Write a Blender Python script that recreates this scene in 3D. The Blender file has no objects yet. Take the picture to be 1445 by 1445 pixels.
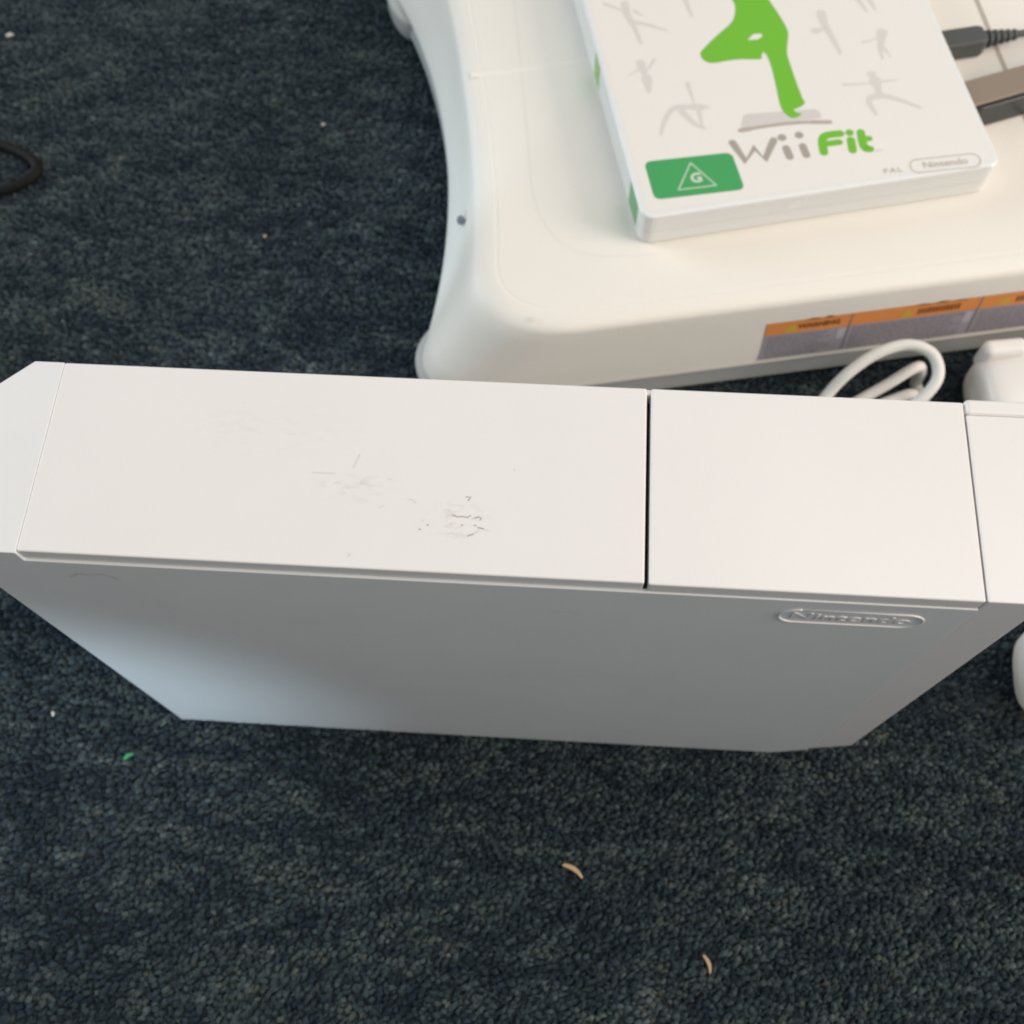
import bpy, bmesh, math, random
import numpy as np
from mathutils import Vector, Matrix

S = 0.001                      # everything below is laid out in millimetres
scene = bpy.context.scene
C = scene.collection
rng = random.Random(7)
R = math.radians

# ------------------------------------------------------------------ camera
cam_d = bpy.data.cameras.new('camera')
cam = bpy.data.objects.new('camera', cam_d)
C.objects.link(cam)
right = Vector((0.99793444, 0.06154383, -0.01841779))
down = Vector((0.04929342, -0.91744324, -0.39480129))
fwd = Vector((-0.04119486, 0.39307793, -0.91858191))
m = Matrix((right, -down, -fwd)).transposed().to_4x4()
m.translation = Vector((120.8866, -70.4387, 354.693)) * S
cam.matrix_world = m
cam_d.sensor_width = 36
cam_d.sensor_fit = 'HORIZONTAL'
cam_d.lens = 1516.017 / 1445 * 36
cam_d.clip_start = 0.005
cam_d.clip_end = 50
cam_d.dof.use_dof = True
cam_d.dof.focus_distance = 0.222
cam_d.dof.aperture_fstop = 23
scene.camera = cam
scene.cycles.filter_width = 1.9

# ------------------------------------------------------------------ light
scene.view_settings.view_transform = 'Standard'
scene.view_settings.look = 'None'
scene.view_settings.gamma = 1
scene.view_settings.exposure = 0.0
scene.view_settings.use_curve_mapping = False

world = bpy.data.worlds.new('World')
scene.world = world
world.use_nodes = True
bg = world.node_tree.nodes['Background']
bg.inputs['Color'].default_value = (0.88, 0.95, 1.0, 1)
bg.inputs['Strength'].default_value = 0.335


def area_lamp(name, loc, target, size, size_y, power, color, spread=180):
    d = bpy.data.lights.new(name, 'AREA')
    d.shape = 'RECTANGLE'
    d.size, d.size_y = size, size_y
    d.energy = power
    d.color = color
    d.spread = R(spread)
    o = bpy.data.objects.new(name, d)
    C.objects.link(o)
    o.location = loc
    o.rotation_euler = (Vector(target) - Vector(loc)).to_track_quat('-Z', 'Y').to_euler()
    return o


# warm ceiling light from above and behind, cool window far to the left
area_lamp('ceiling_lamp', (1.25, -0.02, 1.9), (1.25, -0.0201, 0), 1.55, 1.7, 18, (1.0, 0.89, 0.78))
area_lamp('board_front_fill', (1.7, -0.12, 0.85), (0.25, 0.12, 0.05), 0.8, 0.8, 23, (1.0, 0.88, 0.77))  # added warm fill from the right, brightens the board's front wall
area_lamp('window_lamp', (-1.9, 0.75, 0.95), (0.1, 0.1, 0.05), 1.1, 1.3, 29, (0.84, 0.94, 1.0))
# added spot for the bluish patch at the lower left of the console side
sd = bpy.data.lights.new('side_patch_spot', 'SPOT')
sd.energy = 18
sd.color = (0.62, 0.84, 1.0)
sd.spot_size = R(10.8)
sd.spot_blend = 0.4
sd.shadow_soft_size = 0.03
so = bpy.data.objects.new('side_patch_spot', sd)
C.objects.link(so)
so.location = (-0.42, -0.62, 0.30)
so.rotation_euler = (Vector((-0.036, 0.0, 0.045)) - Vector(so.location)).to_track_quat('-Z', 'Y').to_euler()

# ------------------------------------------------------------------ helpers


def put(name, mesh, mat, parent=None):
    o = bpy.data.objects.new(name, mesh)
    C.objects.link(o)
    if mat is not None:
        mesh.materials.append(mat)
    if parent is not None:
        o.parent = parent
    return o


def thing(name, label, cat, loc=(0, 0, 0), rz=0, group=None):
    o = bpy.data.objects.new(name, None)
    o.empty_display_size = 0.01
    C.objects.link(o)
    o.location = Vector(loc) * S
    o.rotation_euler = (0, 0, R(rz))
    return tag(o, label, cat, group)


def tag(o, label, cat, group=None):
    o['label'] = label
    o['category'] = cat
    if group:
        o['group'] = group
    return o


def bm_mesh(bm, name, smooth=False):
    bmesh.ops.recalc_face_normals(bm, faces=bm.faces)
    bmesh.ops.scale(bm, vec=(S, S, S), verts=bm.verts)
    me = bpy.data.meshes.new(name)
    bm.to_mesh(me)
    bm.free()
    if smooth:
        for p in me.polygons:
            p.use_smooth = True
    return me


def soften(bm, off, seg=3, ang=25):
    es = [e for e in bm.edges if len(e.link_faces) == 2 and e.calc_face_angle(0) > R(ang)]
    bmesh.ops.bevel(bm, geom=es, offset=off, segments=seg, profile=0.5, affect='EDGES', clamp_overlap=True)


def prism(poly, a0, a1, axis='z', bevel=0.0, seg=3):
    """extrude a 2D polygon; axis z: poly is (x, y); axis y: poly is (x, z)"""
    bm = bmesh.new()
    mk = (lambda p, h: (p[0], p[1], h)) if axis == 'z' else (lambda p, h: (p[0], h, p[1]))
    lo = [bm.verts.new(mk(p, a0)) for p in poly]
    hi = [bm.verts.new(mk(p, a1)) for p in poly]
    n = len(poly)
    bm.faces.new(lo[::-1])
    bm.faces.new(hi)
    for i in range(n):
        j = (i + 1) % n
        bm.faces.new((lo[i], lo[j], hi[j], hi[i]))
    bmesh.ops.recalc_face_normals(bm, faces=bm.faces)
    if bevel:
        soften(bm, bevel, seg)
    return bm


def box(x0, x1, y0, y1, z0, z1, bevel=0.0, seg=3):
    return prism([(x0, y0), (x1, y0), (x1, y1), (x0, y1)], z0, z1, 'z', bevel, seg)


def rounded_poly(pts, r, n=6):
    out = []
    k = len(pts)
    for i in range(k):
        p = Vector(pts[i]); a = Vector(pts[i - 1]) - p; b = Vector(pts[(i + 1) % k]) - p
        rr = min(r, a.length * .45, b.length * .45)
        p0 = p + a.normalized() * rr; p1 = p + b.normalized() * rr
        for t in range(n + 1):
            t /= n
            q = (1 - t) ** 2 * p0 + 2 * t * (1 - t) * p + t * t * p1
            out.append((q.x, q.y))
    return out


def spline(pts, n=10, closed=False):
    """Catmull-Rom through points of any dimension"""
    P = [np.array(p, float) for p in pts]
    k = len(P)
    out = []
    rngi = range(k) if closed else range(k - 1)
    for i in rngi:
        p0 = P[(i - 1) % k] if closed or i > 0 else 2 * P[0] - P[1]
        p1, p2 = P[i], P[(i + 1) % k]
        p3 = P[(i + 2) % k] if closed or i + 2 < k else 2 * P[-1] - P[-2]
        for s in range(n):
            t = s / n
            out.append(.5 * ((2 * p1) + (-p0 + p2) * t + (2 * p0 - 5 * p1 + 4 * p2 - p3) * t * t + (-p0 + 3 * p1 - 3 * p2 + p3) * t ** 3))
    if not closed:
        out.append(P[-1])
    return out


def tube(path, rad, seg=12, bm=None):
    """swept tube with end caps; rad is a number or a list"""
    bm = bm or bmesh.new()
    P = [Vector(p) for p in path]
    rads = rad if hasattr(rad, '__len__') else [rad] * len(P)
    up = Vector((0, 0, 1))
    rings = []
    nrm = None
    for i, p in enumerate(P):
        t = (P[min(i + 1, len(P) - 1)] - P[max(i - 1, 0)]).normalized()
        if nrm is None:
            nrm = t.cross(up if abs(t.z) < .9 else Vector((1, 0, 0))).normalized()
        nrm = (nrm - t * nrm.dot(t)).normalized()
        b = t.cross(nrm)
        rings.append([bm.verts.new(p + (nrm * math.cos(a) + b * math.sin(a)) * rads[i]) for a in (2 * math.pi * k / seg for k in range(seg))])
    for a, b in zip(rings, rings[1:]):
        for k in range(seg):
            bm.faces.new((a[k], a[(k + 1) % seg], b[(k + 1) % seg], b[k]))
    bm.faces.new(rings[0][::-1]); bm.faces.new(rings[-1])
    return bm


def stroke(bm, pts, w, z, plane='xy', taper=None):
    """flat ribbon with round ends lying at height z (xy) or depth z (xz)"""
    P = [Vector(p) for p in pts]
    if len(P) == 1:
        P = [P[0], P[0] + Vector((0.02, 0))]
    L, Rr = [], []
    n = len(P)
    d0 = (P[1] - P[0]).normalized(); d1 = (P[-1] - P[-2]).normalized()
    poly = []
    h = w / 2
    for i, p in enumerate(P):
        t = (P[min(i + 1, n - 1)] - P[max(i - 1, 0)]).normalized()
        nn = Vector((-t.y, t.x))
        hw = h * (1 if taper is None else 1 + (taper - 1) * i / (n - 1))
        L.append(p + nn * hw); Rr.append(p - nn * hw)
    mk = (lambda q: (q.x, q.y, z)) if plane == 'xy' else (lambda q: (q.x, z, q.y))
    lv = [bm.verts.new(mk(q)) for q in L]; rv = [bm.verts.new(mk(q)) for q in Rr]
    for i in range(n - 1):
        bm.faces.new((rv[i], rv[i + 1], lv[i + 1], lv[i]))
    for p, d, a, b, h in ((P[0], -d0, lv[0], rv[0], w / 2), (P[-1], d1, rv[-1], lv[-1], w / 2 * (taper or 1))):
        nn = Vector((-d.y, d.x))
        arc = [bm.verts.new(mk(p - nn * h * math.cos(t) + d * h * math.sin(t))) for t in (math.pi * k / 8 for k in range(1, 8))]
        bm.faces.new(cap_order(a, b, arc))
    return bm


def cap_order(a, b, arc):
    if (a.co - arc[0].co).length < (a.co - arc[-1].co).length:
        return [a] + arc + [b]
    return [b] + arc + [a]


def flat_poly(bm, pts, z):
    bm.faces.new([bm.verts.new((p[0], p[1], z)) for p in pts])
    return bm


def text_mesh(body, size, extrude=0.0, offset=0.0, sx=1.0, name='lettering', spacing=1.0):
    """text as a mesh in millimetres, centred, in the xy plane"""
    cu = bpy.data.curves.new(name, 'FONT')
    cu.body = body
    cu.size = size
    cu.extrude = extrude
    cu.offset = offset
    cu.space_character = spacing
    cu.align_x = 'CENTER'
    cu.align_y = 'CENTER'
    cu.resolution_u = 4
    o = bpy.data.objects.new(name, cu)
    C.objects.link(o)
    dg = bpy.context.evaluated_depsgraph_get()
    dg.update()
    me = bpy.data.meshes.new_from_object(o.evaluated_get(dg))
    me.name = name
    bpy.data.objects.remove(o)
    bpy.data.curves.remove(cu)
    me.materials.clear()
    me.transform(Matrix.Diagonal((sx * S, S, S, 1)))
    return me


# ------------------------------------------------------------------ materials


def material(name, color, rough=0.5, spec=0.5, coat=0.0, bump=0.0, bump_scale=2000, vary=0.0, vary_scale=40):
    mt = bpy.data.materials.new(name)
    mt.use_nodes = True
    nt = mt.node_tree
    b = nt.nodes['Principled BSDF']
    b.inputs['Base Color'].default_value = (*color, 1)
    b.inputs['Roughness'].default_value = rough
    b.inputs['Specular IOR Level'].default_value = spec
    b.inputs['Coat Weight'].default_value = coat
    b.inputs['Coat Roughness'].default_value = 0.08
    tc = nt.nodes.new('ShaderNodeTexCoord')
    if bump:
        n = nt.nodes.new('ShaderNodeTexNoise')
        n.inputs['Scale'].default_value = bump_scale
        n.inputs['Detail'].default_value = 3
        bp = nt.nodes.new('ShaderNodeBump')
        bp.inputs['Strength'].default_value = bump
        bp.inputs['Distance'].default_value = 0.0001
        nt.links.new(tc.outputs['Object'], n.inputs['Vector'])
        nt.links.new(n.outputs['Fac'], bp.inputs['Height'])
        nt.links.new(bp.outputs['Normal'], b.inputs['Normal'])
    if vary:
        n = nt.nodes.new('ShaderNodeTexNoise')
        n.inputs['Scale'].default_value = vary_scale
        n.inputs['Detail'].default_value = 6
        n.inputs['Roughness'].default_value = 0.65
        mx = nt.nodes.new('ShaderNodeMix')
        mx.data_type = 'RGBA'
        mx.inputs[6].default_value = (*[c * (1 - vary) for c in color], 1)
        mx.inputs[7].default_value = (*[min(1, c * (1 + vary)) for c in color], 1)
        nt.links.new(tc.outputs['Object'], n.inputs['Vector'])
        nt.links.new(n.outputs['Fac'], mx.inputs[0])
        nt.links.new(mx.outputs[2], b.inputs['Base Color'])
        n2 = nt.nodes.new('ShaderNodeMapRange')
        n2.inputs['To Min'].default_value = rough * 0.85
        n2.inputs['To Max'].default_value = min(1, rough * 1.2)
        nt.links.new(n.outputs['Fac'], n2.inputs['Value'])
        nt.links.new(n2.outputs['Result'], b.inputs['Roughness'])
    return mt


M_console = material('console_white_plastic', (0.83, 0.80, 0.78), 0.20, 0.35, 0.0, 0.06, 700, 0.035, 22)
M_side = material('console_side_plastic', (0.81, 0.81, 0.81), 0.24, 0.5, 0.0, 0.10, 1400, 0.05, 26)
M_board = material('board_white_plastic', (0.83, 0.79, 0.725), 0.42, 0.4, 0.0, 0.15, 1500, 0.02, 25)
M_boardgrey = material('board_base_grey', (0.36, 0.365, 0.36), 0.55, 0.3, 0, 0.1, 1500, 0.04)
M_foot = material('foot_pad_plastic', (0.42, 0.41, 0.39), 0.5, 0.4, 0, 0.1, 1500, 0.04)
M_hole = material('catch_hole_grey', (0.20, 0.21, 0.22), 0.6)
M_groove = material('groove_grey', (0.45, 0.40, 0.35), 0.6)
M_tread = material('tread_line_white', (0.775, 0.745, 0.695), 0.5)
M_ridge = material('ridge_white', (0.86, 0.82, 0.75), 0.4)
M_seam = material('case_seam_grey', (0.68, 0.68, 0.66), 0.5)
M_case = material('case_white_plastic', (0.80, 0.80, 0.78), 0.25, 0.5, 0.2, 0.05, 700, 0.02, 30)
M_paper = material('case_cover_paper', (0.82, 0.785, 0.74), 0.16, 0.45, 0.0, 0.10, 120, 0.015, 20)
M_green = material('print_lime_green', (0.17, 0.50, 0.03), 0.3, 0.5, 0.3)
M_rate = material('print_rating_green', (0.06, 0.36, 0.11), 0.3, 0.5, 0.3)
M_ratew = material('print_rating_white', (0.62, 0.68, 0.58), 0.3, 0.5, 0.3)
M_wgrey = material('print_letter_grey', (0.40, 0.35, 0.305), 0.3, 0.5, 0.3)
M_fgrey = material('print_figure_grey', (0.69, 0.655, 0.62), 0.3, 0.5, 0.3)
M_pgrey = material('print_pale_grey', (0.66, 0.61, 0.585), 0.3, 0.5, 0.3)
M_bgrey = material('print_bar_grey', (0.47, 0.405, 0.355), 0.3, 0.5, 0.3)
M_tgrey = material('print_small_grey', (0.47, 0.41, 0.34), 0.3, 0.5, 0.3)
M_darkslot = material('slot_shade_black', (0.02, 0.02, 0.02), 0.7)
M_scuff = material('scuff_dark', (0.42, 0.395, 0.36), 0.8)
M_scuff2 = material('scuff_faint', (0.70, 0.68, 0.655), 0.7)
M_scuff3 = material('scuff_side', (0.58, 0.56, 0.53), 0.7)
M_cable = material('white_cable_rubber', (0.74, 0.73, 0.68), 0.5, 0.4, 0, 0.1, 1200, 0.04)
M_pad = material('controller_white_plastic', (0.80, 0.77, 0.73), 0.35, 0.5, 0.1, 0.05, 900, 0.03)
M_black = material('black_cable_rubber', (0.006, 0.006, 0.006), 0.7, 0.2, 0, 0.2, 900)
M_plug = material('plug_grey_rubber', (0.085, 0.09, 0.088), 0.55, 0.4, 0, 0.2, 1500, 0.08)
M_bar = material('sensor_bar_brown_reflection', (0.27, 0.215, 0.165), 0.35, 0.5, 0.2, 0.05, 900, 0.05)
M_barblk = material('sensor_bar_black', (0.018, 0.02, 0.021), 0.3, 0.5, 0, 0.05, 900)
M_orange = material('label_orange', (0.72, 0.27, 0.07), 0.5, 0.4, 0, 0.1, 900, 0.06, 120)
M_brown = material('label_text_brown', (0.22, 0.075, 0.02), 0.5)
M_yellow = material('label_yellow', (0.60, 0.36, 0.05), 0.5)
M_lgrey = material('label_grey', (0.33, 0.305, 0.34), 0.5, 0.4, 0, 0.1, 900, 0.06, 120)
M_ltext = material('label_text_grey', (0.20, 0.185, 0.21), 0.5)
M_llite = material('label_pale_patch', (0.45, 0.43, 0.47), 0.5)
M_wood = material('wood_splinter', (0.50, 0.36, 0.20), 0.8, 0.2, 0, 0.3, 800, 0.1, 300)
M_fleck = material('green_fleck', (0.03, 0.32, 0.10), 0.6)
M_crumb = material('pale_crumb', (0.6, 0.57, 0.5), 0.8)

ART = {'figure': [(54.6, 92.48), (54.86, 89.89), (54.17, 86.5), (52.65, 82.79), (50.51, 80.23), (47.33, 77.88), (43.24, 74.75), (39.06, 71.19), (36.92, 69.18), (36.47, 67.34), (36.89, 65.34), (38.62, 63.58), (41.04, 63.11), (45.07, 63.28), (49.73, 63.09), (54.57, 62.16), (57.39, 61.85), (58.05, 63.64), (59.11, 64.88), (59.83, 62.81), (60.0, 59.43), (59.8, 54.73), (59.23, 48.74), (58.62, 43.3), (58.34, 39.68), (58.46, 36.92), (59.54, 34.44), (60.91, 33.05), (63.11, 33.3), (64.48, 34.4), (63.26, 35.09), (62.28, 36.64), (65.0, 37.48), (67.02, 38.92), (66.79, 41.26), (66.69, 45.91), (66.74, 52.44), (66.88, 58.1), (67.04, 61.9), (68.32, 66.47), (70.22, 71.95), (70.17, 76.4), (69.37, 81.53), (68.43, 86.23), (67.75, 89.9)], 'hole': [(54.89, 71.61), (57.7, 73.9), (60.55, 73.59), (60.53, 72.13), (58.41, 71.07)], 'plate': [(44.59, 37.99), (70.48, 35.52), (71.36, 31.27), (41.95, 31.96)], 'platebar': [(41.73, 31.11), (44.9, 31.17), (52.66, 31.25), (60.31, 30.91), (67.12, 30.05), (73.13, 28.9)], 'W': [(37.6, 26.29), (40.0, 17.62), (44.41, 22.79), (46.69, 17.16), (51.79, 24.68)], 'i1d': [(54.92, 25.33)], 'i1': [(55.09, 20.47), (55.31, 16.6)], 'i2d': [(61.03, 25.27)], 'i2': [(60.93, 20.32), (61.09, 16.32)], 'F1': [(67.3, 16.36), (68.12, 21.01), (69.21, 22.87), (71.35, 23.43), (75.14, 23.26)], 'F2': [(68.64, 19.81), (73.73, 19.66)], 'fid': [(78.47, 23.04)], 'fi': [(77.93, 19.82), (77.24, 15.42)], 't1': [(82.25, 22.46), (81.54, 17.34), (81.81, 15.37), (83.17, 14.83)], 't2': [(81.32, 19.45), (84.34, 19.28)], 'tm': [(84.78, 13.7), (87.12, 13.53)], 'rating': [(5.71, 23.89), (36.14, 22.31), (36.71, 5.93), (5.7, 7.34)], 'tri': [(21.27, 20.38), (27.57, 9.39), (14.57, 9.87)], 'G': [(21.66, 13.58)], 'pal': [(83.69, 3.38), (92.23, 3.09)], 'cap': [(97.05, 4.58), (115.71, 3.59)], 'capw': [(107.25, 6.83), (105.22, 0.88)], 'figA': [([(14.96, 97.69), (14.77, 91.68), (15.99, 85.47), (16.6, 77.49)], 2.025487382901511), ([(7.83, 99.09), (13.52, 94.44)], 1.0127436914507555), ([(15.91, 88.46), (21.84, 85.32), (27.28, 81.79)], 1.181534306692548), ([(17.78, 93.61), (20.09, 90.65)], 0.8439530762089629)], 'figB': [([(14.36, 68.27), (14.72, 63.45), (14.84, 59.18)], 2.025487382901511), ([(14.97, 60.57), (14.44, 54.59)], 2.531859228626889), ([(19.52, 68.71), (15.96, 64.16)], 0.9452274453540385), ([(13.75, 65.53), (8.46, 62.77)], 0.6076462148704532)], 'figC': [([(28.68, 55.57), (28.81, 45.82)], 1.0802599375474726), ([(30.52, 44.11), (32.89, 43.66)], 2.025487382901511), ([(29.51, 44.31), (21.23, 45.21), (16.38, 39.56), (14.18, 34.6)], 1.6203899063212088), ([(23.67, 43.6), (26.46, 37.63), (29.52, 34.35)], 1.6879061524179257), ([(29.85, 44.24), (29.06, 35.33)], 1.181534306692548)], 'figH': [([(37.44, 97.36), (37.53, 92.27), (37.84, 86.68)], 1.4178411680310576)], 'figD': [([(84.73, 79.28), (84.38, 73.53), (85.09, 68.08), (86.06, 59.17)], 2.2786102300484887), ([(80.06, 71.27), (83.76, 71.43)], 1.8228881840387912)], 'figE': [([(103.63, 65.8), (102.27, 62.55), (100.53, 58.09)], 2.582424927388287), ([(101.67, 59.61), (103.21, 54.12)], 0.9114440920193956), ([(100.53, 58.09), (100.04, 53.44)], 1.0633514406892948), ([(95.33, 62.58), (102.22, 63.43)], 0.6076293946795971)], 'figF': [([(93.92, 46.96), (93.95, 46.53)], 2.2786102300484887), ([(94.24, 44.36), (93.91, 38.16)], 2.7343322760581867), ([(82.62, 44.51), (92.59, 43.21)], 0.7291552736155165), ([(94.3, 43.51), (102.32, 43.22)], 0.7291552736155165), ([(93.96, 37.32), (89.41, 36.13), (89.89, 29.47)], 1.8836511235067508), ([(94.57, 37.2), (100.01, 34.08), (106.12, 29.21)], 1.5190734866989926)], 'figG': [([(99.56, 84.99), (101.44, 76.91)], 1.3671661380290934), ([(103.88, 83.69), (104.71, 77.18)], 1.3671661380290934)]}
MARKS = {'dark': [[(100.25, 12.85), (101.08, 12.49), (102.13, 12.66), (103.2, 12.49), (103.7, 12.92)], [(104.65, 12.4), (105.31, 12.72), (106.02, 12.47), (105.73, 12.05)], [(102.59, 16.93), (103.55, 16.98), (103.08, 16.2)], [(93.8, 9.46), (94.02, 9.36)], [(95.3, 10.46), (95.51, 10.41)], [(103.52, 8.5), (104.54, 8.96)], [(105.48, 10.43), (106.56, 10.21)], [(104.76, 10.85), (105.03, 10.81)], [(102.22, 10.83), (102.33, 10.78)]], 'faint': [[(90.87, 15.89), (91.69, 15.76), (92.56, 15.11)], [(85.2, 13.66), (86.22, 14.13)], [(86.37, 20.2), (87.09, 20.06)], [(79.07, 22.21), (79.43, 23.73), (79.96, 25.27)], [(70.79, 20.75), (75.43, 20.76)], [(75.7, 18.62), (76.76, 18.8)], [(104.54, 8.96), (105.79, 9.88)], [(106.56, 10.21), (107.49, 9.8)], [(94.15, 11.37), (94.38, 11.21)], [(80.34, 2.85), (80.54, 3.42)], [(111.81, 23.64), (112.04, 23.47)]]}

# ------------------------------------------------------------------ carpet
base = bmesh.new()
flat_poly(base, [(-900, -700), (1100, -700), (1100, 1100), (-900, 1100)], 0.15)
M_back = material('carpet_backing', (0.018, 0.023, 0.028), 0.95, 0.1, 0, 0.5, 600, 0.25, 200)
nt = M_back.node_tree
vo = nt.nodes.new('ShaderNodeTexVoronoi'); vo.inputs['Scale'].default_value = 480
tcn = [q for q in nt.nodes if q.type == 'TEX_COORD'][0]
nt.links.new(tcn.outputs['Object'], vo.inputs['Vector'])
rp = nt.nodes.new('ShaderNodeValToRGB')
rp.color_ramp.elements[0].color = (.022, .033, .040, 1); rp.color_ramp.elements[1].color = (.075, .094, .097, 1)
nt.links.new(vo.outputs['Color'], rp.inputs['Fac'])
nt.links.new(rp.outputs['Color'], nt.nodes['Principled BSDF'].inputs['Base Color'])
bp = [q for q in nt.nodes if q.type == 'BUMP'][0]
bp.inputs['Distance'].default_value = .0016; bp.inputs['Strength'].default_value = 1; bp.invert = True
nt.links.new(vo.outputs['Distance'], bp.inputs['Height'])
carpet = put('carpet', bm_mesh(base, 'carpet'), M_back)
carpet['kind'] = 'structure'
carpet['label'] = 'dark blue grey loop pile carpet covering the floor'


def value_noise(x, y, cell, seed):
    r = np.random.RandomState(seed)
    g = r.rand(96, 96)
    fx, fy = x / cell, y / cell
    ix, iy = np.floor(fx).astype(int), np.floor(fy).astype(int)
    tx, ty = fx - ix, fy - iy
    tx, ty = tx * tx * (3 - 2 * tx), ty * ty * (3 - 2 * ty)
    g00 = g[ix % 96, iy % 96]; g10 = g[(ix + 1) % 96, iy % 96]
    g01 = g[ix % 96, (iy + 1) % 96]; g11 = g[(ix + 1) % 96, (iy + 1) % 96]
    return (g00 * (1 - tx) + g10 * tx) * (1 - ty) + (g01 * (1 - tx) + g11 * tx) * ty


def on_floor(X, Y):
    """where the carpet can be seen: not under the console or the board, not far outside the view"""
    keep = ~((X > 3) & (X < 190) & (Y > 3) & (Y < 41))
    ca, sa = math.cos(R(11)), math.sin(R(11))
    U = (X - 70.55) * ca + (Y - 133.16) * sa
    V = -(X - 70.55) * sa + (Y - 133.16) * ca
    keep &= ~((U > 45) & (V > 15))
    keep &= (X > -125 - np.clip(Y + 100, 0, 300) * .26) & (X < 312 + (Y > 100) * 38)
    return keep


def yarn_strands(rs, X, Y, half, rad, hgt, yaw, bend, seg, side, col):
    """many short arched strands as plain arrays: vertices, quads and a colour for each vertex"""
    n = X.size
    s = np.linspace(-1, 1, seg + 1)
    dx, dy = np.cos(yaw), np.sin(yaw)
    cx = X[:, None] + dx[:, None] * half[:, None] * s - dy[:, None] * bend[:, None] * (1 - s * s)
    cy = Y[:, None] + dy[:, None] * half[:, None] * s + dx[:, None] * bend[:, None] * (1 - s * s)
    cz = hgt[:, None] * (1 - np.abs(s) ** 2.4) * .9 - .2
    prof = 1.1 - .4 * s * s
    V3 = np.zeros((n, seg + 1, side, 3), np.float32)
    for k in range(side):
        a = 2 * math.pi * (k + .5) / side
        off = rad[:, None] * prof * math.cos(a)
        V3[:, :, k, 0] = cx - dy[:, None] * off
        V3[:, :, k, 1] = cy + dx[:, None] * off
        V3[:, :, k, 2] = cz + rad[:, None] * prof * math.sin(a)
    f = np.array([(i * side + k, i * side + (k + 1) % side, (i + 1) * side + (k + 1) % side, (i + 1) * side + k) for i in range(seg) for k in range(side)], np.int64)
    F = (np.arange(n)[:, None, None] * (seg + 1) * side + f[None]).reshape(-1, 4)
    rgba = np.ones((n, (seg + 1) * side, 4), np.float32)
    rgba[:, :, :3] = col[:, None, :]
    return V3.reshape(-1, 3) * S, F, rgba.reshape(-1, 4)


def yarn_colour(rs, X, Y, jitter):
    """navy, charcoal, slate, a few olive and pale strands, gathered in streaks across the room"""
    pal = 1.06 * np.array([(.016, .025, .034), (.026, .038, .046), (.038, .053, .060), (.053, .071, .076), (.064, .075, .069), (.088, .110, .111)])
    patch = value_noise(X + 700, (Y + 700) * 3.0, 15, 9) * .42 + value_noise(X + 300, (Y + 300) * 3.0, 5, 11) * .58
    pick = np.clip((patch - .5) * 1.0 + .48 + rs.normal(0, jitter, X.size), 0, .999)
    idx = np.searchsorted([.27, .45, .63, .79, .90], pick)
    return pal[idx] * rs.uniform(.8, 1.2, X.size)[:, None]


def carpet_pile():
    rs = np.random.RandomState(3)

    def grid(px, py):
        xs, ys = np.arange(-210, 362, px), np.arange(-160, 385, py)
        X, Y = np.meshgrid(xs, ys)
        X = (X + (np.arange(len(ys)) % 2)[:, None] * px * .5).ravel() + rs.uniform(-.5, .5, X.size) * px
        Y = Y.ravel() + rs.uniform(-.45, .45, X.size) * py
        k = on_floor(X, Y)
        return X[k], Y[k]

    def lie(X, Y, spread):
        return .1 + .45 * np.clip((60 - Y) / 120, 0, 1) + (value_noise(X + 900, Y + 900, 18, 21) - .5) * .9 + rs.normal(0, spread, X.size)

    def lift(X, Y):
        return .9 * (value_noise((X + 500) * .7, (Y + 500) * 1.5, 5.5, 5) - .5)

    X, Y = grid(1.95, 1.65)
    n = X.size
    a = yarn_strands(rs, X, Y, rs.uniform(1.0, 2.2, n), rs.uniform(.6, 1.0, n), rs.uniform(1.5, 2.1, n) + lift(X, Y), lie(X, Y, .4), rs.normal(0, .4, n), 3, 4, yarn_colour(rs, X, Y, .13))
    X, Y = grid(1.55, 1.3)
    n = X.size
    b = yarn_strands(rs, X, Y, rs.uniform(.9, 2.4, n), rs.uniform(.10, .24, n), rs.uniform(2.2, 3.3, n) + lift(X, Y), lie(X, Y, .75), rs.normal(0, .7, n), 2, 3, yarn_colour(rs, X, Y, .16) * 1.12)
    verts = np.concatenate([a[0], b[0]])
    F = np.concatenate([a[1], b[1] + len(a[0])])
    rgba = np.concatenate([a[2], b[2]])
    print('carpet triangles', len(F) * 2)
    me = bpy.data.meshes.new('carpet_pile')
    me.vertices.add(len(verts)); me.vertices.foreach_set('co', verts.ravel())
    me.loops.add(F.size); me.loops.foreach_set('vertex_index', F.ravel().astype(np.int32))
    me.polygons.add(len(F)); me.polygons.foreach_set('loop_start', np.arange(0, F.size, 4, dtype=np.int32))
    me.polygons.foreach_set('use_smooth', np.ones(len(F), bool))
    me.update(); me.validate()
    at = me.attributes.new('yarn', 'FLOAT_COLOR', 'POINT')
    at.data.foreach_set('color', rgba.ravel())
    mt = material('carpet_yarn', (.05, .05, .05), 1.0, .05, 0, .6, 2500)
    nt = mt.node_tree
    an = nt.nodes.new('ShaderNodeAttribute'); an.attribute_name = 'yarn'
    bs = nt.nodes['Principled BSDF']
    nt.links.new(an.outputs['Color'], bs.inputs['Base Color'])
    bs.inputs['Sheen Weight'].default_value = .12
    bs.inputs['Sheen Tint'].default_value = (.6, .7, .8, 1)
    o = put('carpet_pile', me, mt)
    o['kind'] = 'stuff'
    o['label'] = 'dark blue grey loop pile of the carpet'
    o['category'] = 'carpet'


carpet_pile()

# ------------------------------------------------------------------ console
con = thing('game_console', 'white game console standing upright on the carpet, nearest thing in view', 'game console')


def zb(x):
    return max(0.0, x / 194 * 3.0) if x <= 194 else 3.0 + (x - 194) / 21.4 * 16.5


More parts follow.
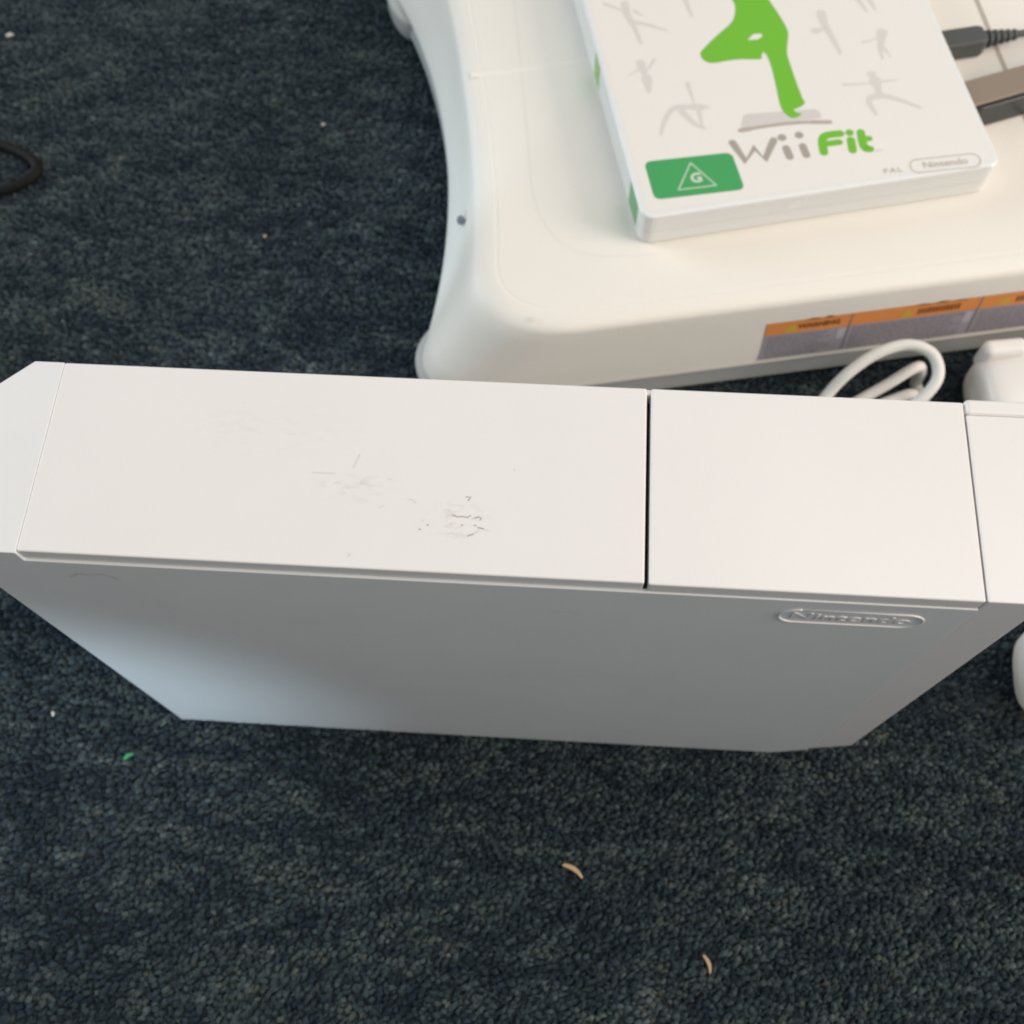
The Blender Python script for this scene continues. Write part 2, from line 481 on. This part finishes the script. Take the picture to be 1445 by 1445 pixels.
bm = prism([(0, 0), (194, zb(194)), (204.15, zb(204.15)), (204.15, 152.7), (13.8, 152.7), (13.8, 157), (0, 157)], 0, 44, 'y')
bmesh.ops.bisect_plane(bm, geom=bm.verts[:] + bm.edges[:] + bm.faces[:], plane_co=(0, 37.3, 0), plane_no=Vector((-6.7, 7.3, 0)).normalized(), clear_outer=True)
bmesh.ops.holes_fill(bm, edges=[e for e in bm.edges if e.is_boundary], sides=0)
bmesh.ops.recalc_face_normals(bm, faces=bm.faces)
soften(bm, 0.25, 3)
shell = put('shell', bm_mesh(bm, 'shell'), M_side, con)
shell['label'] = 'large flat grey looking side and rear end of the white shell'
put('hinge_rib', bm_mesh(box(138.55, 139.7, 42.6, 43.85, 152.75, 156.6, .2, 2), 'hinge_rib'), M_console, con)
put('slot_shade_strip', bm_mesh(box(138.4, 139.8, 0.9, 42.5, 152.74, 152.9), 'slot_shade_strip'), M_darkslot, con)  # black strip painted as the shade deep in the slot


def door_material():
    """console plastic with faint handling smudges that have their own shape"""
    mt = M_console.copy(); mt.name = 'console_door_plastic'
    nt = mt.node_tree
    b = nt.nodes['Principled BSDF']
    src = b.inputs['Base Color'].links[0].from_socket
    tc = [q for q in nt.nodes if q.type == 'TEX_COORD'][0]
    mask = None
    for (cx, cy, rx, ry, k) in ((101, 11.5, 9, 6, .9), (80, 18, 12, 5, .45), (60, 30, 30, 9, .15)):
        mp = nt.nodes.new('ShaderNodeMapping')
        mp.inputs['Location'].default_value = (-cx / rx, -cy / ry, 0)
        mp.inputs['Scale'].default_value = (1 / (rx * S), 1 / (ry * S), 0)
        nt.links.new(tc.outputs['Object'], mp.inputs['Vector'])
        ln = nt.nodes.new('ShaderNodeVectorMath'); ln.operation = 'LENGTH'
        nt.links.new(mp.outputs['Vector'], ln.inputs[0])
        mr = nt.nodes.new('ShaderNodeMapRange'); mr.interpolation_type = 'SMOOTHSTEP'
        mr.inputs['From Min'].default_value = 1.0; mr.inputs['From Max'].default_value = 0.0
        mr.inputs['To Min'].default_value = 0; mr.inputs['To Max'].default_value = k
        nt.links.new(ln.outputs['Value'], mr.inputs['Value'])
        if mask is None:
            mask = mr.outputs['Result']
        else:
            ad = nt.nodes.new('ShaderNodeMath'); ad.operation = 'MAXIMUM'
            nt.links.new(mask, ad.inputs[0]); nt.links.new(mr.outputs['Result'], ad.inputs[1])
            mask = ad.outputs[0]
    mp = nt.nodes.new('ShaderNodeMapping'); mp.inputs['Scale'].default_value = (180, 420, 1)
    nz = nt.nodes.new('ShaderNodeTexNoise'); nz.inputs['Scale'].default_value = 1.6
    nz.inputs['Detail'].default_value = 8; nz.inputs['Roughness'].default_value = .7
    nt.links.new(tc.outputs['Object'], mp.inputs['Vector']); nt.links.new(mp.outputs['Vector'], nz.inputs['Vector'])
    th = nt.nodes.new('ShaderNodeMapRange'); th.inputs['From Min'].default_value = .50; th.inputs['From Max'].default_value = .72
    nt.links.new(nz.outputs['Fac'], th.inputs['Value'])
    mu = nt.nodes.new('ShaderNodeMath'); mu.operation = 'MULTIPLY'
    nt.links.new(mask, mu.inputs[0]); nt.links.new(th.outputs['Result'], mu.inputs[1])
    mx = nt.nodes.new('ShaderNodeMix'); mx.data_type = 'RGBA'
    nt.links.new(mu.outputs[0], mx.inputs[0]); nt.links.new(src, mx.inputs[6])
    mx.inputs[7].default_value = (.46, .42, .37, 1)
    nt.links.new(mx.outputs[2], b.inputs['Base Color'])
    return mt


M_door = door_material()
door = put('port_cover', bm_mesh(box(13.82, 138.65, .5, 43.95, 152.78, 157, .4, 3), 'port_cover'), M_door, con)
door['label'] = 'long scuffed cover on the top'
put('card_cover', bm_mesh(box(139.5, 204.05, .3, 43.95, 152.78, 157, .4, 3), 'card_cover'), M_console, con)
sc = bmesh.new()
for i, s in enumerate(MARKS['dark']):
    stroke(sc, s, .26, 157.03 + i * .004)
put('scuff_mark', bm_mesh(sc, 'scuff_mark'), M_scuff, door)
sc = bmesh.new()
for i, s in enumerate(MARKS['faint']):
    stroke(sc, s, .26, 157.02 + i * .003)
put('scuff_mark', bm_mesh(sc, 'scuff_mark'), M_scuff2, door)

# front bezel, its far edge a little further forward than its near edge
def bezel(y0, y1, top, bev):
    bm = prism([(204.45, zb(204.45) + .2), (215.4, zb(215.4)), (215.4, top), (204.45, top)], y0, y1, 'y')
    for v in bm.verts:
        if v.co.x > 210:
            v.co.x += 3.6 * v.co.y / 44
    soften(bm, bev, 3)
    return bm


bz = put('front_bezel', bm_mesh(bezel(.3, 41.0, 157.0, .3), 'front_bezel'), M_console, con)
put('bezel_edge', bm_mesh(bezel(41.2, 44.9, 157.0, .9), 'bezel_edge'), M_console, con)

# embossed lozenge with the maker's lettering on the near side
badge = bmesh.new()
cx0, cx1, cz, rr = 171.2, 192.3, 143.7, 3.9
loop = []
for k in range(25):
    a = math.pi / 2 + math.pi * k / 24
    loop.append((cx0 + rr * math.cos(a), -.02, cz + rr * math.sin(a)))
for k in range(25):
    a = -math.pi / 2 + math.pi * k / 24
    loop.append((cx1 + rr * math.cos(a), -.02, cz + rr * math.sin(a)))
loop.append(loop[0])
tube(loop, .30, 10, badge)
bo = put('badge_outline', bm_mesh(badge, 'badge_outline', True), M_console, con)
me = text_mesh('Nintendo', 5.2, .2, .06, 1.2, 'badge_lettering', 1.02)
me.transform(Matrix.Translation(Vector((181.8, 0, 143.6)) * S) @ Matrix.Rotation(R(90), 4, 'X'))
put('badge_lettering', me, M_console, con)
side_marks = [(spline([(20, 144), (22.5, 146.2), (25, 145.6)], 6), .7), (spline([(25.5, 146.4), (28.5, 146), (30, 143.5)], 6), .5), (spline([(121, 137), (124, 138.6), (126.5, 137.4)], 5), .25)]
for x0, z0, dx, dz in ((60, 120, 7, 1.2), (92, 96, 4, -2.5), (140, 112, 9, .8), (33, 128, 5, -.6), (152, 60, 6, 4)):
    side_marks.append(([(x0, z0), (x0 + dx * .5, z0 + dz * .4), (x0 + dx, z0 + dz)], .12))
for i, (pts, w) in enumerate(side_marks):
    sc = bmesh.new()
    stroke(sc, pts, w, -.03 - i * .002, 'xz')
    put('scuff_mark', bm_mesh(sc, 'scuff_mark'), M_scuff3, shell)

# ------------------------------------------------------------------ step board
BO, BA = (70.55, 133.16, 0), 11.0
board = thing('balance_board', 'white plastic step board with rounded concave end lying behind the console', 'step board', BO, BA)
UM, VM = 228.0, 104.0


def quarter(side_f, v_end, corner, front_v):
    """points from the middle of the short side round the corner to the middle of the front"""
    p = []
    for k in range(25):
        v = VM + (v_end - VM) * k / 24
        p.append((side_f(v), v))
    a, c1, c2, d = (side_f(v_end), v_end), *corner
    for k in range(1, 13):
        t = k / 12
        p.append(tuple((1 - t) ** 3 * a[i] + 3 * t * (1 - t) ** 2 * c1[i] + 3 * t * t * (1 - t) * c2[i] + t ** 3 * d[i] for i in (0, 1)))
    for k in range(1, 25):
        u = d[0] + (UM - d[0]) * k / 24
        p.append((u, front_v(u)))
    return p


def full(q):
    a = q
    b = [(2 * UM - u, v) for u, v in q[::-1]][1:]
    low = a + b
    up = [(u, 2 * VM - v) for u, v in low[::-1]][1:-1]
    return np.array(low + up)


base_o = full(quarter(lambda v: 18 - .00187 * (v - VM) ** 2, 4, [(-3.4, -8), (4, -18), (30, -18.2)], lambda u: -18.2 + 1.1 * (u - 30) / 198))
top_o = full(quarter(lambda v: 27.4 - .00085 * (v - 95) ** 2, 16, [(20.5, 2), (28, -13.0), (54, -14.2)], lambda u: -14.2 + 1.6 * (u - 54) / 174))


def inset(o, d):
    t = np.roll(o, -1, 0) - np.roll(o, 1, 0)
    t /= np.linalg.norm(t, axis=1)[:, None]
    nrm = np.stack([-t[:, 1], t[:, 0]], 1)
    return o + nrm * d


def loft(rings, close_top=True, close_bottom=False):
    bm = bmesh.new()
    vs = [[bm.verts.new((p[0], p[1], z)) for p in o] for o, z in rings]
    n = len(vs[0])
    for a, b in zip(vs, vs[1:]):
        for i in range(n):
            j = (i + 1) % n
            bm.faces.new((a[i], a[j], b[j], b[i]))
    if close_top:
        bm.faces.new(vs[-1])
    if close_bottom:
        bm.faces.new(vs[0][::-1])
    return bm


lerp = lambda t: base_o * (1 - t) + top_o * t
rings = [(inset(base_o, 1.6), 13.6), (inset(base_o, .2), 13.9), (inset(base_o, -.2), 14.8), (inset(base_o, .1), 16.0), (inset(base_o, .25), 17.0)]
for z, t in ((22, .18), (28, .38), (33, .54), (37, .66), (40, .75), (42.5, .83), (44.5, .91), (46, .98)):
    rings.append((lerp(t), z))
for d, z in ((1.6, 46.9), (3.6, 47.55), (6.0, 47.9), (6.4, 47.93), (6.75, 47.8), (7.2, 47.8), (7.55, 47.96), (8.2, 48.0)):
    rings.append((inset(top_o, d), z))
shellb = put('board_shell', bm_mesh(loft(rings), 'board_shell', True), M_board, board)
put('base_plate', bm_mesh(loft([(inset(base_o, 7), 4.0), (inset(base_o, .4), 4.6), (inset(base_o, -.5), 6), (inset(base_o, .9), 13.7)], True, True), 'base_plate'), M_boardgrey, board)
for fu in (12.5, 2 * UM - 12.5):
    for fv, rv, ru in ((1, 18, 16.5), (2 * VM - 14, 24, 11.5)):
        bm = bmesh.new()
        rg = []
        for z, k in ((0.6, .86), (1.2, .93), (4, 1.0), (11.5, 1.02), (13.3, .98)):
            rg.append((np.array([(fu + ru * k * math.cos(a), fv + rv * k * math.sin(a)) for a in (2 * math.pi * i / 40 for i in range(40))]), z))
        bm.free()
        put('foot', bm_mesh(loft(rg, True, True), 'foot', True), M_foot, board)
# moulded lines on the tread
bm = prism([(VM - 3.4, 47.9), (VM - .4, 47.9), (VM - 1.4, 48.16), (VM - 2.4, 48.16)], 30, 150, 'y')
for v in bm.verts:
    v.co.x, v.co.y = v.co.y, v.co.x
put('cross_ridge', bm_mesh(bm, 'cross_ridge'), M_ridge, board)
put('centre_groove', bm_mesh(box(UM - .9, UM + .9, -6, 2 * VM + 6, 47.8, 48.06), 'centre_groove'), M_groove, board)
bm = bmesh.new()
stroke(bm, spline([(52.5, 165), (51.3, 138), (49, 101), (47, 67), (45.6, 47), (47, 32), (53, 20), (64, 13.5), (85, 11)], 8), .55, 48.03)
put('tread_line', bm_mesh(bm, 'tread_line'), M_tread, board)
# screw dimple on the flank and a scuff near the corner
bm = bmesh.new()
bmesh.ops.create_uvsphere(bm, u_segments=16, v_segments=10, radius=1)
bmesh.ops.scale(bm, vec=(1.45, 1.2, 2.4), verts=bm.verts)
bmesh.ops.translate(bm, vec=(19.0, 43, 38.5), verts=bm.verts)
put('catch_hole', bm_mesh(bm, 'catch_hole', True), M_hole, board)
sc = bmesh.new()
for i, (s, w) in enumerate((([(37.6, -9.6), (39.2, -8.6)], .6), ([(36.6, -8.2), (38.4, -8.0)], .35))):
    stroke(sc, s, w, 47.9 + .01 * i)
for v in sc.verts:
    v.co.z += .12
put('scuff_mark', bm_mesh(sc, 'scuff_mark'), M_scuff2, board)


# warning stickers on the front wall: (u, z) laid on the wall's own slope
def wall_v(u, z):
    fb = -18.2 + 1.1 * (u - 30) / 198
    ft = -14.2 + 1.6 * (u - 54) / 174
    zs = [17, 22, 28, 33, 37, 40, 42.5, 44.5, 46]
    ts = [0, .18, .38, .54, .66, .75, .83, .91, .98]
    t = float(np.interp(z, zs, ts))
    return fb * (1 - t) + ft * t + (.25 if z <= 17 else 0)


def wall_patch(u0, u1, z0, z1, lift, nu=6, nz=5, skew=0.0):
    bm = bmesh.new()
    g = [[bm.verts.new((u, wall_v(u, z) - lift, z)) for z in (z0 + (z1 - z0) * j / nz for j in range(nz + 1))] for u in (u0 + (u1 - u0) * i / nu for i in range(nu + 1))]
    for i in range(nu):
        for j in range(nz):
            bm.faces.new((g[i][j], g[i + 1][j], g[i + 1][j + 1], g[i][j + 1]))
    return bm


def project_to_wall(me, u, z, lift):
    for v in me.vertices:
        uu, zz = u + v.co.x / S, z + v.co.y / S
        v.co = Vector((uu, wall_v(uu, zz) - lift, zz)) * S
    return me


lab = put('warning_label', bm_mesh(wall_patch(119.3, 262, 17.2, 36.6, .10, 30, 8), 'warning_label'), M_lgrey, board)
lab['label'] = 'orange and grey warning sticker on the front wall'
put('orange_strip', bm_mesh(wall_patch(119.4, 262, 30.2, 36.7, .16, 30, 4), 'orange_strip'), M_orange, lab)
for u in (149.9, 196.5, 240):
    put('divider', bm_mesh(wall_patch(u - .3, u + .3, 17.3, 36.5, .20, 1, 8), 'divider'), M_brown if False else M_ltext, lab)
for u in (128.5, 170.0, 205.5):
    bm = bmesh.new()
    flat_poly(bm, [(-2.6, -2.4), (2.6, -2.4), (0, 2.6)], 0)
    put('hazard_triangle', project_to_wall(bm_mesh(bm, 'hazard_triangle'), u, 33.3, .22), M_yellow, lab)
put('label_heading', project_to_wall(text_mesh('WARNING', 3.1, 0, .16, 1.0, 'label_heading'), 138.6, 33.3, .24), M_brown, lab)
r2 = random.Random(4)
for u0, u1 in ((174, 188.5), (209.5, 228)):
    u = u0
    bm = bmesh.new()
    while u < u1:
        w = r2.uniform(.6, 1.1)
        flat_poly(bm, [(u, -1.4), (u + w, -1.4), (u + w, 1.4 + r2.uniform(-.3, .2)), (u, 1.4)], 0)
        u += w + .45
    put('label_heading', project_to_wall(bm_mesh(bm, 'label_heading'), 0, 33.2, .24), M_brown, lab)
bm = bmesh.new()
for u0, u1 in ((121, 145), (151.5, 193), (198, 238)):
    for j in range(9):
        z = 28.6 - j * 1.35
        u = u0
        end = u1 - r2.uniform(0, 5)
        while u < end:
            w = r2.uniform(1, 4)
            a = min(u + w, end)
            bm.faces.new([bm.verts.new((q, wall_v(q, zz) - .14, zz)) for q, zz in ((u, z - .3), (a, z - .3), (a, z + .3), (u, z + .3))])
            u += w + .5
put('small_print', bm_mesh(bm, 'small_print'), M_ltext, lab)
for u in (146.2, 192.5):
    put('pale_patch', bm_mesh(wall_patch(u, u + 3, 24, 29.6, .18, 2, 4), 'pale_patch'), M_llite, lab)
# torn top edge of the strip
for u0, w, h in ((133, 6, .9), (139.5, 4, 1.3), (172, 6, .8), (179, 6, 1.1), (186, 5, .5)):
    bm = bmesh.new()
    bm.faces.new([bm.verts.new((q, wall_v(q, zz) - .2, zz)) for q, zz in ((u0, 36.2), (u0 + w, 36.2), (u0 + w * .8, 36.5 + h * .35), (u0 + w * .45, 36.5 + h * .6), (u0 + w * .2, 36.5 + h * .2))])
    put('torn_edge', bm_mesh(bm, 'torn_edge'), M_brown, lab)

# ------------------------------------------------------------------ game case
case = thing('game_case', 'white game case with lime green figure on its cover lying on the step board', 'game case', (145.0, 163.6, 48.0), 13.4)
CW, CL, CT = 125.3, 180.0, 13.85
outline = rounded_poly([(0, 0), (CW, 0), (CW, CL), (0, CL)], 5.0, 6)
bm = prism(outline, 0.1, CT, 'z')
soften(bm, .9, 3, 60)
cb = put('case_shell', bm_mesh(bm, 'case_shell', False), M_case, case)
sm = prism(rounded_poly([(-.04, -.04), (CW + .04, -.04), (CW + .04, CL + .04), (-.04, CL + .04)], 5.0, 6), 6.3, 6.7, 'z')
put('opening_seam', bm_mesh(sm, 'opening_seam'), M_seam, case)
bm = bmesh.new()
flat_poly(bm, rounded_poly([(2.2, 2.6), (CW - 2.6, 2.6), (CW - 2.6, CL - 3), (2.2, CL - 3)], 2.5, 5), CT + .05)
cover = put('cover_sheet', bm_mesh(bm, 'cover_sheet'), M_paper, case)
cover['label'] = 'printed cover sheet with grey and green artwork'
T = CT + .05


def printed(name, mat, parent, strokes=(), polys=(), h=.05, taper=None):
    bm = bmesh.new()
    k = 0
    for p in polys:
        flat_poly(bm, p, T + h + k * .004); k += 1
    for pts, w in strokes:
        stroke(bm, pts, w, T + h + k * .004, 'xy', taper); k += 1
    return put(name, bm_mesh(bm, name), mat, parent)


for key in ('figA', 'figB', 'figC', 'figD', 'figE', 'figF', 'figG', 'figH'):
    printed('exercise_figure', M_fgrey, cover, [(spline(p, 5) if len(p) > 2 else p, w * 1.55) for p, w in ART[key]], h=.03, taper=.42)
printed('board_icon', M_pgrey, cover, [], [rounded_poly(ART['plate'], 1.5, 4)], h=.03)
printed('board_icon_rim', M_bgrey, cover, [(spline(ART['platebar'], 4), 1.35), (ART['platebar'][:2], 1.9), (ART['platebar'][-2:], 1.7)], h=.05)
fig = ART['figure']
a0, a1 = fig[0], fig[-1]
mid = ((a0[0] + a1[0]) / 2, (a0[1] + a1[1]) / 2)
upper = [(a1[0] - 1.5, a1[1] + 12), (a1[0] - .5, a1[1] + 26), (mid[0] + 6.5, a1[1] + 33), (mid[0] + 2.6, a1[1] + 35), (mid[0] + 5, a1[1] + 41), (mid[0] + 3.5, a1[1] + 47), (mid[0] - 1, a1[1] + 48.5), (mid[0] - 5, a1[1] + 46), (mid[0] - 5.5, a1[1] + 40), (mid[0] - 3, a1[1] + 35), (mid[0] - 7, a1[1] + 32.5), (a0[0] + .8, a1[1] + 25), (a0[0] + 1.5, a1[1] + 12)]
outl = [tuple(q) for q in spline(list(fig) + upper, 3, True)]
printed('green_figure', M_green, cover, [], [outl], h=.08)
printed('figure_gap', M_paper, cover, [], [ART['hole']], h=.10)
lw = 2.65
printed('title_letter', M_wgrey, cover, [(ART['W'], lw)], h=.06)
for d, s in (('i1d', 'i1'), ('i2d', 'i2')):
    printed('title_letter', M_wgrey, cover, [(ART[d], lw + .35), (ART[s], lw)], h=.06)
printed('title_letter', M_green, cover, [(spline(ART['F1'], 5), 2.95), (ART['F2'], 2.5)], h=.06)
printed('title_letter', M_green, cover, [(ART['fid'], 2.9), (ART['fi'], 2.9)], h=.06)
printed('title_letter', M_green, cover, [(spline(ART['t1'], 5), 2.9), (ART['t2'], 2.3)], h=.06)
printed('trademark', M_fgrey, cover, [(ART['tm'], .7)], h=.06)
printed('rating_panel', M_rate, cover, [], [rounded_poly(ART['rating'], 2.6, 5)], h=.06)
tri = ART['tri']
tin = [tuple(Vector(p).lerp((Vector(tri[0]) + Vector(tri[1]) + Vector(tri[2])) / 3, .0)) for p in tri]
printed('rating_triangle', M_ratew, cover, [([tin[i], tin[(i + 1) % 3]], .45) for i in range(3)], h=.09)
g = text_mesh('G', 5.4, 0, .22, 1.0, 'rating_letter')
g.transform(Matrix.Translation(Vector((*ART['G'][0], T + .11)) * S))
put('rating_letter', g, M_ratew, cover)
pa, pb = Vector(ART['pal'][0]), Vector(ART['pal'][1])
ang = math.atan2((pb - pa).y, (pb - pa).x)
pm = (pa + pb) / 2
g = text_mesh('PAL', 3.0, 0, .03, 1.15, 'region_mark', 1.25)
g.transform(Matrix.Translation(Vector((pm.x, pm.y + 1.1, T + .06)) * S) @ Matrix.Rotation(ang, 4, 'Z'))
put('region_mark', g, M_tgrey, cover)
ca_, cb_ = Vector(ART['cap'][0]), Vector(ART['cap'][1])
ch = (Vector(ART['capw'][0]) - Vector(ART['capw'][1])).length / 2 - .3
dd = (cb_ - ca_).normalized(); nn = Vector((-dd.y, dd.x))
lo = []
for k in range(13):
    a = math.pi * k / 12
    lo.append(ca_ + nn * ch * math.cos(a) - dd * ch * math.sin(a))
for k in range(13):
    a = math.pi * k / 12
    lo.append(cb_ - nn * ch * math.cos(a) + dd * ch * math.sin(a))
lo.append(lo[0])
printed('maker_outline', M_tgrey, cover, [([tuple(q) for q in lo], .34)], h=.06)
g = text_mesh('Nintendo', 3.7, 0, .03, 1.1, 'maker_lettering')
cm = (ca_ + cb_) / 2
g.transform(Matrix.Translation(Vector((cm.x, cm.y, T + .07)) * S) @ Matrix.Rotation(math.atan2(dd.y, dd.x), 4, 'Z'))
put('maker_lettering', g, M_tgrey, cover)
# rating colour and title carried round onto the spine
for y0, y1, mt in ((6.5, 18.0, M_rate), (70, 78, M_green)):
    bm = bmesh.new()
    bm.faces.new([bm.verts.new((-.06, q, z)) for q, z in ((y0, 2.0), (y1, 2.0), (y1, 12.4), (y0, 12.4))])
    put('spine_print', bm_mesh(bm, 'spine_print'), mt, case)

# ------------------------------------------------------------------ sensor bar
bar = thing('sensor_bar', 'slim bar with grey top, painted brown by reflection, and black front on the step board beside the case', 'sensor bar', (264.0, 220.0, 48.15), 22.0)
bm = prism(rounded_poly([(-1.5, 0), (215, 0), (215, 12.5), (-1.5, 12.5)], 2.5, 5), 0.1, 10.6, 'z')
soften(bm, .7, 3, 60)
put('bar_body', bm_mesh(bm, 'bar_body'), M_barblk, bar)
bm = prism(rounded_poly([(-5.0, 1.4), (214, 1.4), (214, 12.6), (-5.5, 12.6)], 3.5, 6), 10.65, 11.9, 'z')
soften(bm, .4, 2, 60)
tp = put('top_cover', bm_mesh(bm, 'top_cover'), M_bar, bar)  # brown reflection put into the colour of a silver grey cover
tp['label'] = 'silver grey top cover painted with a brown reflection'

# plug of the bar's lead
plug = thing('cable_plug', 'dark grey moulded cable plug with ridged neck next to the sensor bar', 'cable plug', (257.5, 257.0, 48.1), 13.5)
bm = prism([(-5.8, -2.2), (-3.8, -4.4), (12.0, -4.4), (14.2, -3.4), (14.2, 3.4), (12.0, 4.4), (-3.8, 4.4), (-5.8, 2.2)], .1, 7.6, 'z')
soften(bm, .9, 3, 30)
put('housing', bm_mesh(bm, 'housing'), M_plug, plug)
path, rads = [], []
for i in range(33):
    x = 13.6 + i * .42
    path.append((x, .3, 3.9)); rads.append((3.5 - 1.5 * i / 32) * (1.0 if (i // 3) % 2 == 0 else .70))
put('strain_relief', bm_mesh(tube(path, rads, 14), 'strain_relief'), M_plug, plug)
cp = spline([(26, .3, 3.9), (34, .6, 3.8), (50, 3, 2.2), (75, 9, 1.5), (110, 12, 1.5), (150, 4, 1.5)], 8)
put('cord', bm_mesh(tube(cp, 1.3, 10), 'cord', True), M_plug, plug)

# ------------------------------------------------------------------ white lead and controllers
wc = bmesh.new()
wp = spline([(196, 100, 6), (205, 112, 9), (214.5, 124.5, 17), (221, 130.5, 24), (230, 136.0, 29), (240, 138.8, 31), (248, 136.5, 30.5), (251.0, 131, 28.5), (249.5, 125.5, 26), (243, 119.5, 22), (230, 113, 15), (214, 104, 8)], 10)
tube(wp, 2.05, 14, wc)
cable = put('white_cable', bm_mesh(wc, 'white_cable', True), M_cable)
tag(cable, 'thick off-white cable making a standing loop behind the console', 'cable')
wc = bmesh.new()
wp = spline([(200, 95, 5), (214, 117.5, 9), (224, 124, 12), (236, 131, 15), (247.5, 138.2, 17.5), (251.0, 139.6, 12), (252, 140, 4), (253, 138, 2.6), (262, 112, 2.6)], 10)
tube(wp, 2.0, 14, wc)
cable = put('white_cable', bm_mesh(wc, 'white_cable', True), M_cable)
tag(cable, 'straight off-white cable strand slanting through the middle of the loop', 'cable')
wc = bmesh.new()
wp = spline([(205, 104, 4), (218, 116.5, 8), (230, 123.0, 11), (240, 127.0, 13), (246, 129.0, 14), (249.5, 129.6, 9), (250, 128, 4), (252, 118, 3), (258, 95, 2.8)], 10)
tube(wp, 2.0, 14, wc)
cable = put('white_cable', bm_mesh(wc, 'white_cable', True), M_cable)
tag(cable, 'lowest off-white cable strand passing under the loop', 'cable')


def controller(name, label, loc, rz, length, wid, hgt, step=True):
    t = thing(name, label, 'controller', loc, rz)
    bm = bmesh.new()
    rg = []
    N = 36
    for k in range(25):
        s = k / 24
        x = length * (1 - math.cos(math.pi * s)) / 2
        e = max(1e-3, math.sin(math.pi * s)) ** .22
        tap = 1 - .22 * s
        rg.append((x, e * tap))
    vs = []
    for x, k in rg:
        ring = []
        for i in range(N):
            a = 2 * math.pi * i / N
            c, s_ = math.cos(a), math.sin(a)
            y = wid / 2 * k * math.copysign(abs(c) ** .75, c)
            z = hgt / 2 * (1 + k * math.copysign(abs(s_) ** .75, s_))
            ring.append(bm.verts.new((x, y, z + .8)))
        vs.append(ring)
    for a, b in zip(vs, vs[1:]):
        for i in range(N):
            j = (i + 1) % N
            bm.faces.new((a[i], a[j], b[j], b[i]))
    bm.faces.new(vs[0][::-1]); bm.faces.new(vs[-1])
    put('grip', bm_mesh(bm, 'grip', True), M_pad, t)
    return t


ct = controller('hand_controller', 'white rounded hand controller on the carpet beside the white cables', (268.3, 127.0, 0), 9, 105, 37, 28)
put('connector_block', bm_mesh(box(2.0, 17.5, 10.5, 17.0, 16, 28.9, 2.4, 4), 'connector_block'), M_pad, ct)
c2 = controller('hand_controller', 'white controller tip at the right edge of the picture below the console front', (272.8, 28.5, 0), -2, 110, 36, 30)
put('trigger', bm_mesh(box(30, 48, -8, 8, 29, 33, 1.5, 3), 'trigger'), M_pad, c2)

# ------------------------------------------------------------------ black lead at the left
wc = bmesh.new()
wp = spline([(-210, 262, 3.6), (-165, 247, 3.6), (-135, 240.5, 3.6), (-118, 235.5, 3.6), (-106.5, 230, 3.7), (-101.8, 224.5, 3.8), (-104, 219, 3.7), (-112, 213.5, 3.6), (-124, 209.5, 3.6), (-145, 205, 3.6), (-210, 196, 3.6)], 10)
tube(wp, 2.3, 12, wc)
tag(put('black_cable', bm_mesh(wc, 'black_cable', True), M_black), 'thin black cable bent in a loop on the carpet', 'cable')


# ------------------------------------------------------------------ litter on the carpet
def sliver(name, label, cat, loc, rz, l, w, h, mat, group=None):
    bm = bmesh.new()
    n = 6
    lo, hi = [], []
    for i in range(n + 1):
        t = i / n
        ww = w * (.35 + .65 * math.sin(math.pi * min(1, t * .8 + .15))) / 2
        y0 = .12 * l * math.sin(math.pi * t)
        for sgn in (-1, 1):
            lo.append(bm.verts.new((l * (t - .5), y0 + sgn * ww, 0)))
            hi.append(bm.verts.new((l * (t - .5), y0 + sgn * ww * .8, h * (.6 + .4 * math.sin(math.pi * t)))))
    for i in range(n):
        a = 2 * i
        bm.faces.new((hi[a], hi[a + 2], hi[a + 3], hi[a + 1]))
        bm.faces.new((lo[a], lo[a + 1], lo[a + 3], lo[a + 2]))
        bm.faces.new((lo[a], lo[a + 2], hi[a + 2], hi[a]))
        bm.faces.new((lo[a + 1], hi[a + 1], hi[a + 3], lo[a + 3]))
    bm.faces.new((lo[0], hi[0], hi[1], lo[1])); bm.faces.new((lo[-2], lo[-1], hi[-1], hi[-2]))
    o = put(name, bm_mesh(bm, name), mat)
    o.location = Vector(loc) * S
    o.rotation_euler = (0, 0, R(rz))
    return tag(o, label, cat, group)


sliver('wood_chip', 'larger pale wood sliver on the carpet below the middle of the console', 'wood chip', (131.5, -40.4, 2.1), -30, 7.2, 1.6, .7, M_wood)
sliver('wood_chip', 'smaller curled wood sliver near the bottom edge of the picture', 'wood chip', (172.9, -64.6, 2.1), -68, 5.4, 1.2, .6, M_wood)
sliver('paper_fleck', 'tiny bright green fleck on the carpet left below the console', 'fleck', (-14.9, -13.4, 2.2), 35, 3.4, 1.3, .5, M_fleck)
sliver('crumb', 'tiny white crumb on the carpet at the lower left', 'crumb', (-43.1, -1.0, 2.5), -70, 1.7, 1.0, .6, M_crumb)
sliver('crumb', 'pale crumb on the carpet in the far left corner', 'crumb', (-132.7, 298.9, 2.6), 20, 3.2, 1.6, .8, M_crumb)
sliver('crumb', 'pale crumb on the carpet left of the step board', 'crumb', (14.3, 254.1, 2.6), 10, 1.6, 1.1, .6, M_crumb)
sliver('crumb', 'tan crumb on the carpet between the black cable and step board', 'crumb', (-1.6, 195.5, 2.6), 60, 1.5, 1.0, .6, M_wood)
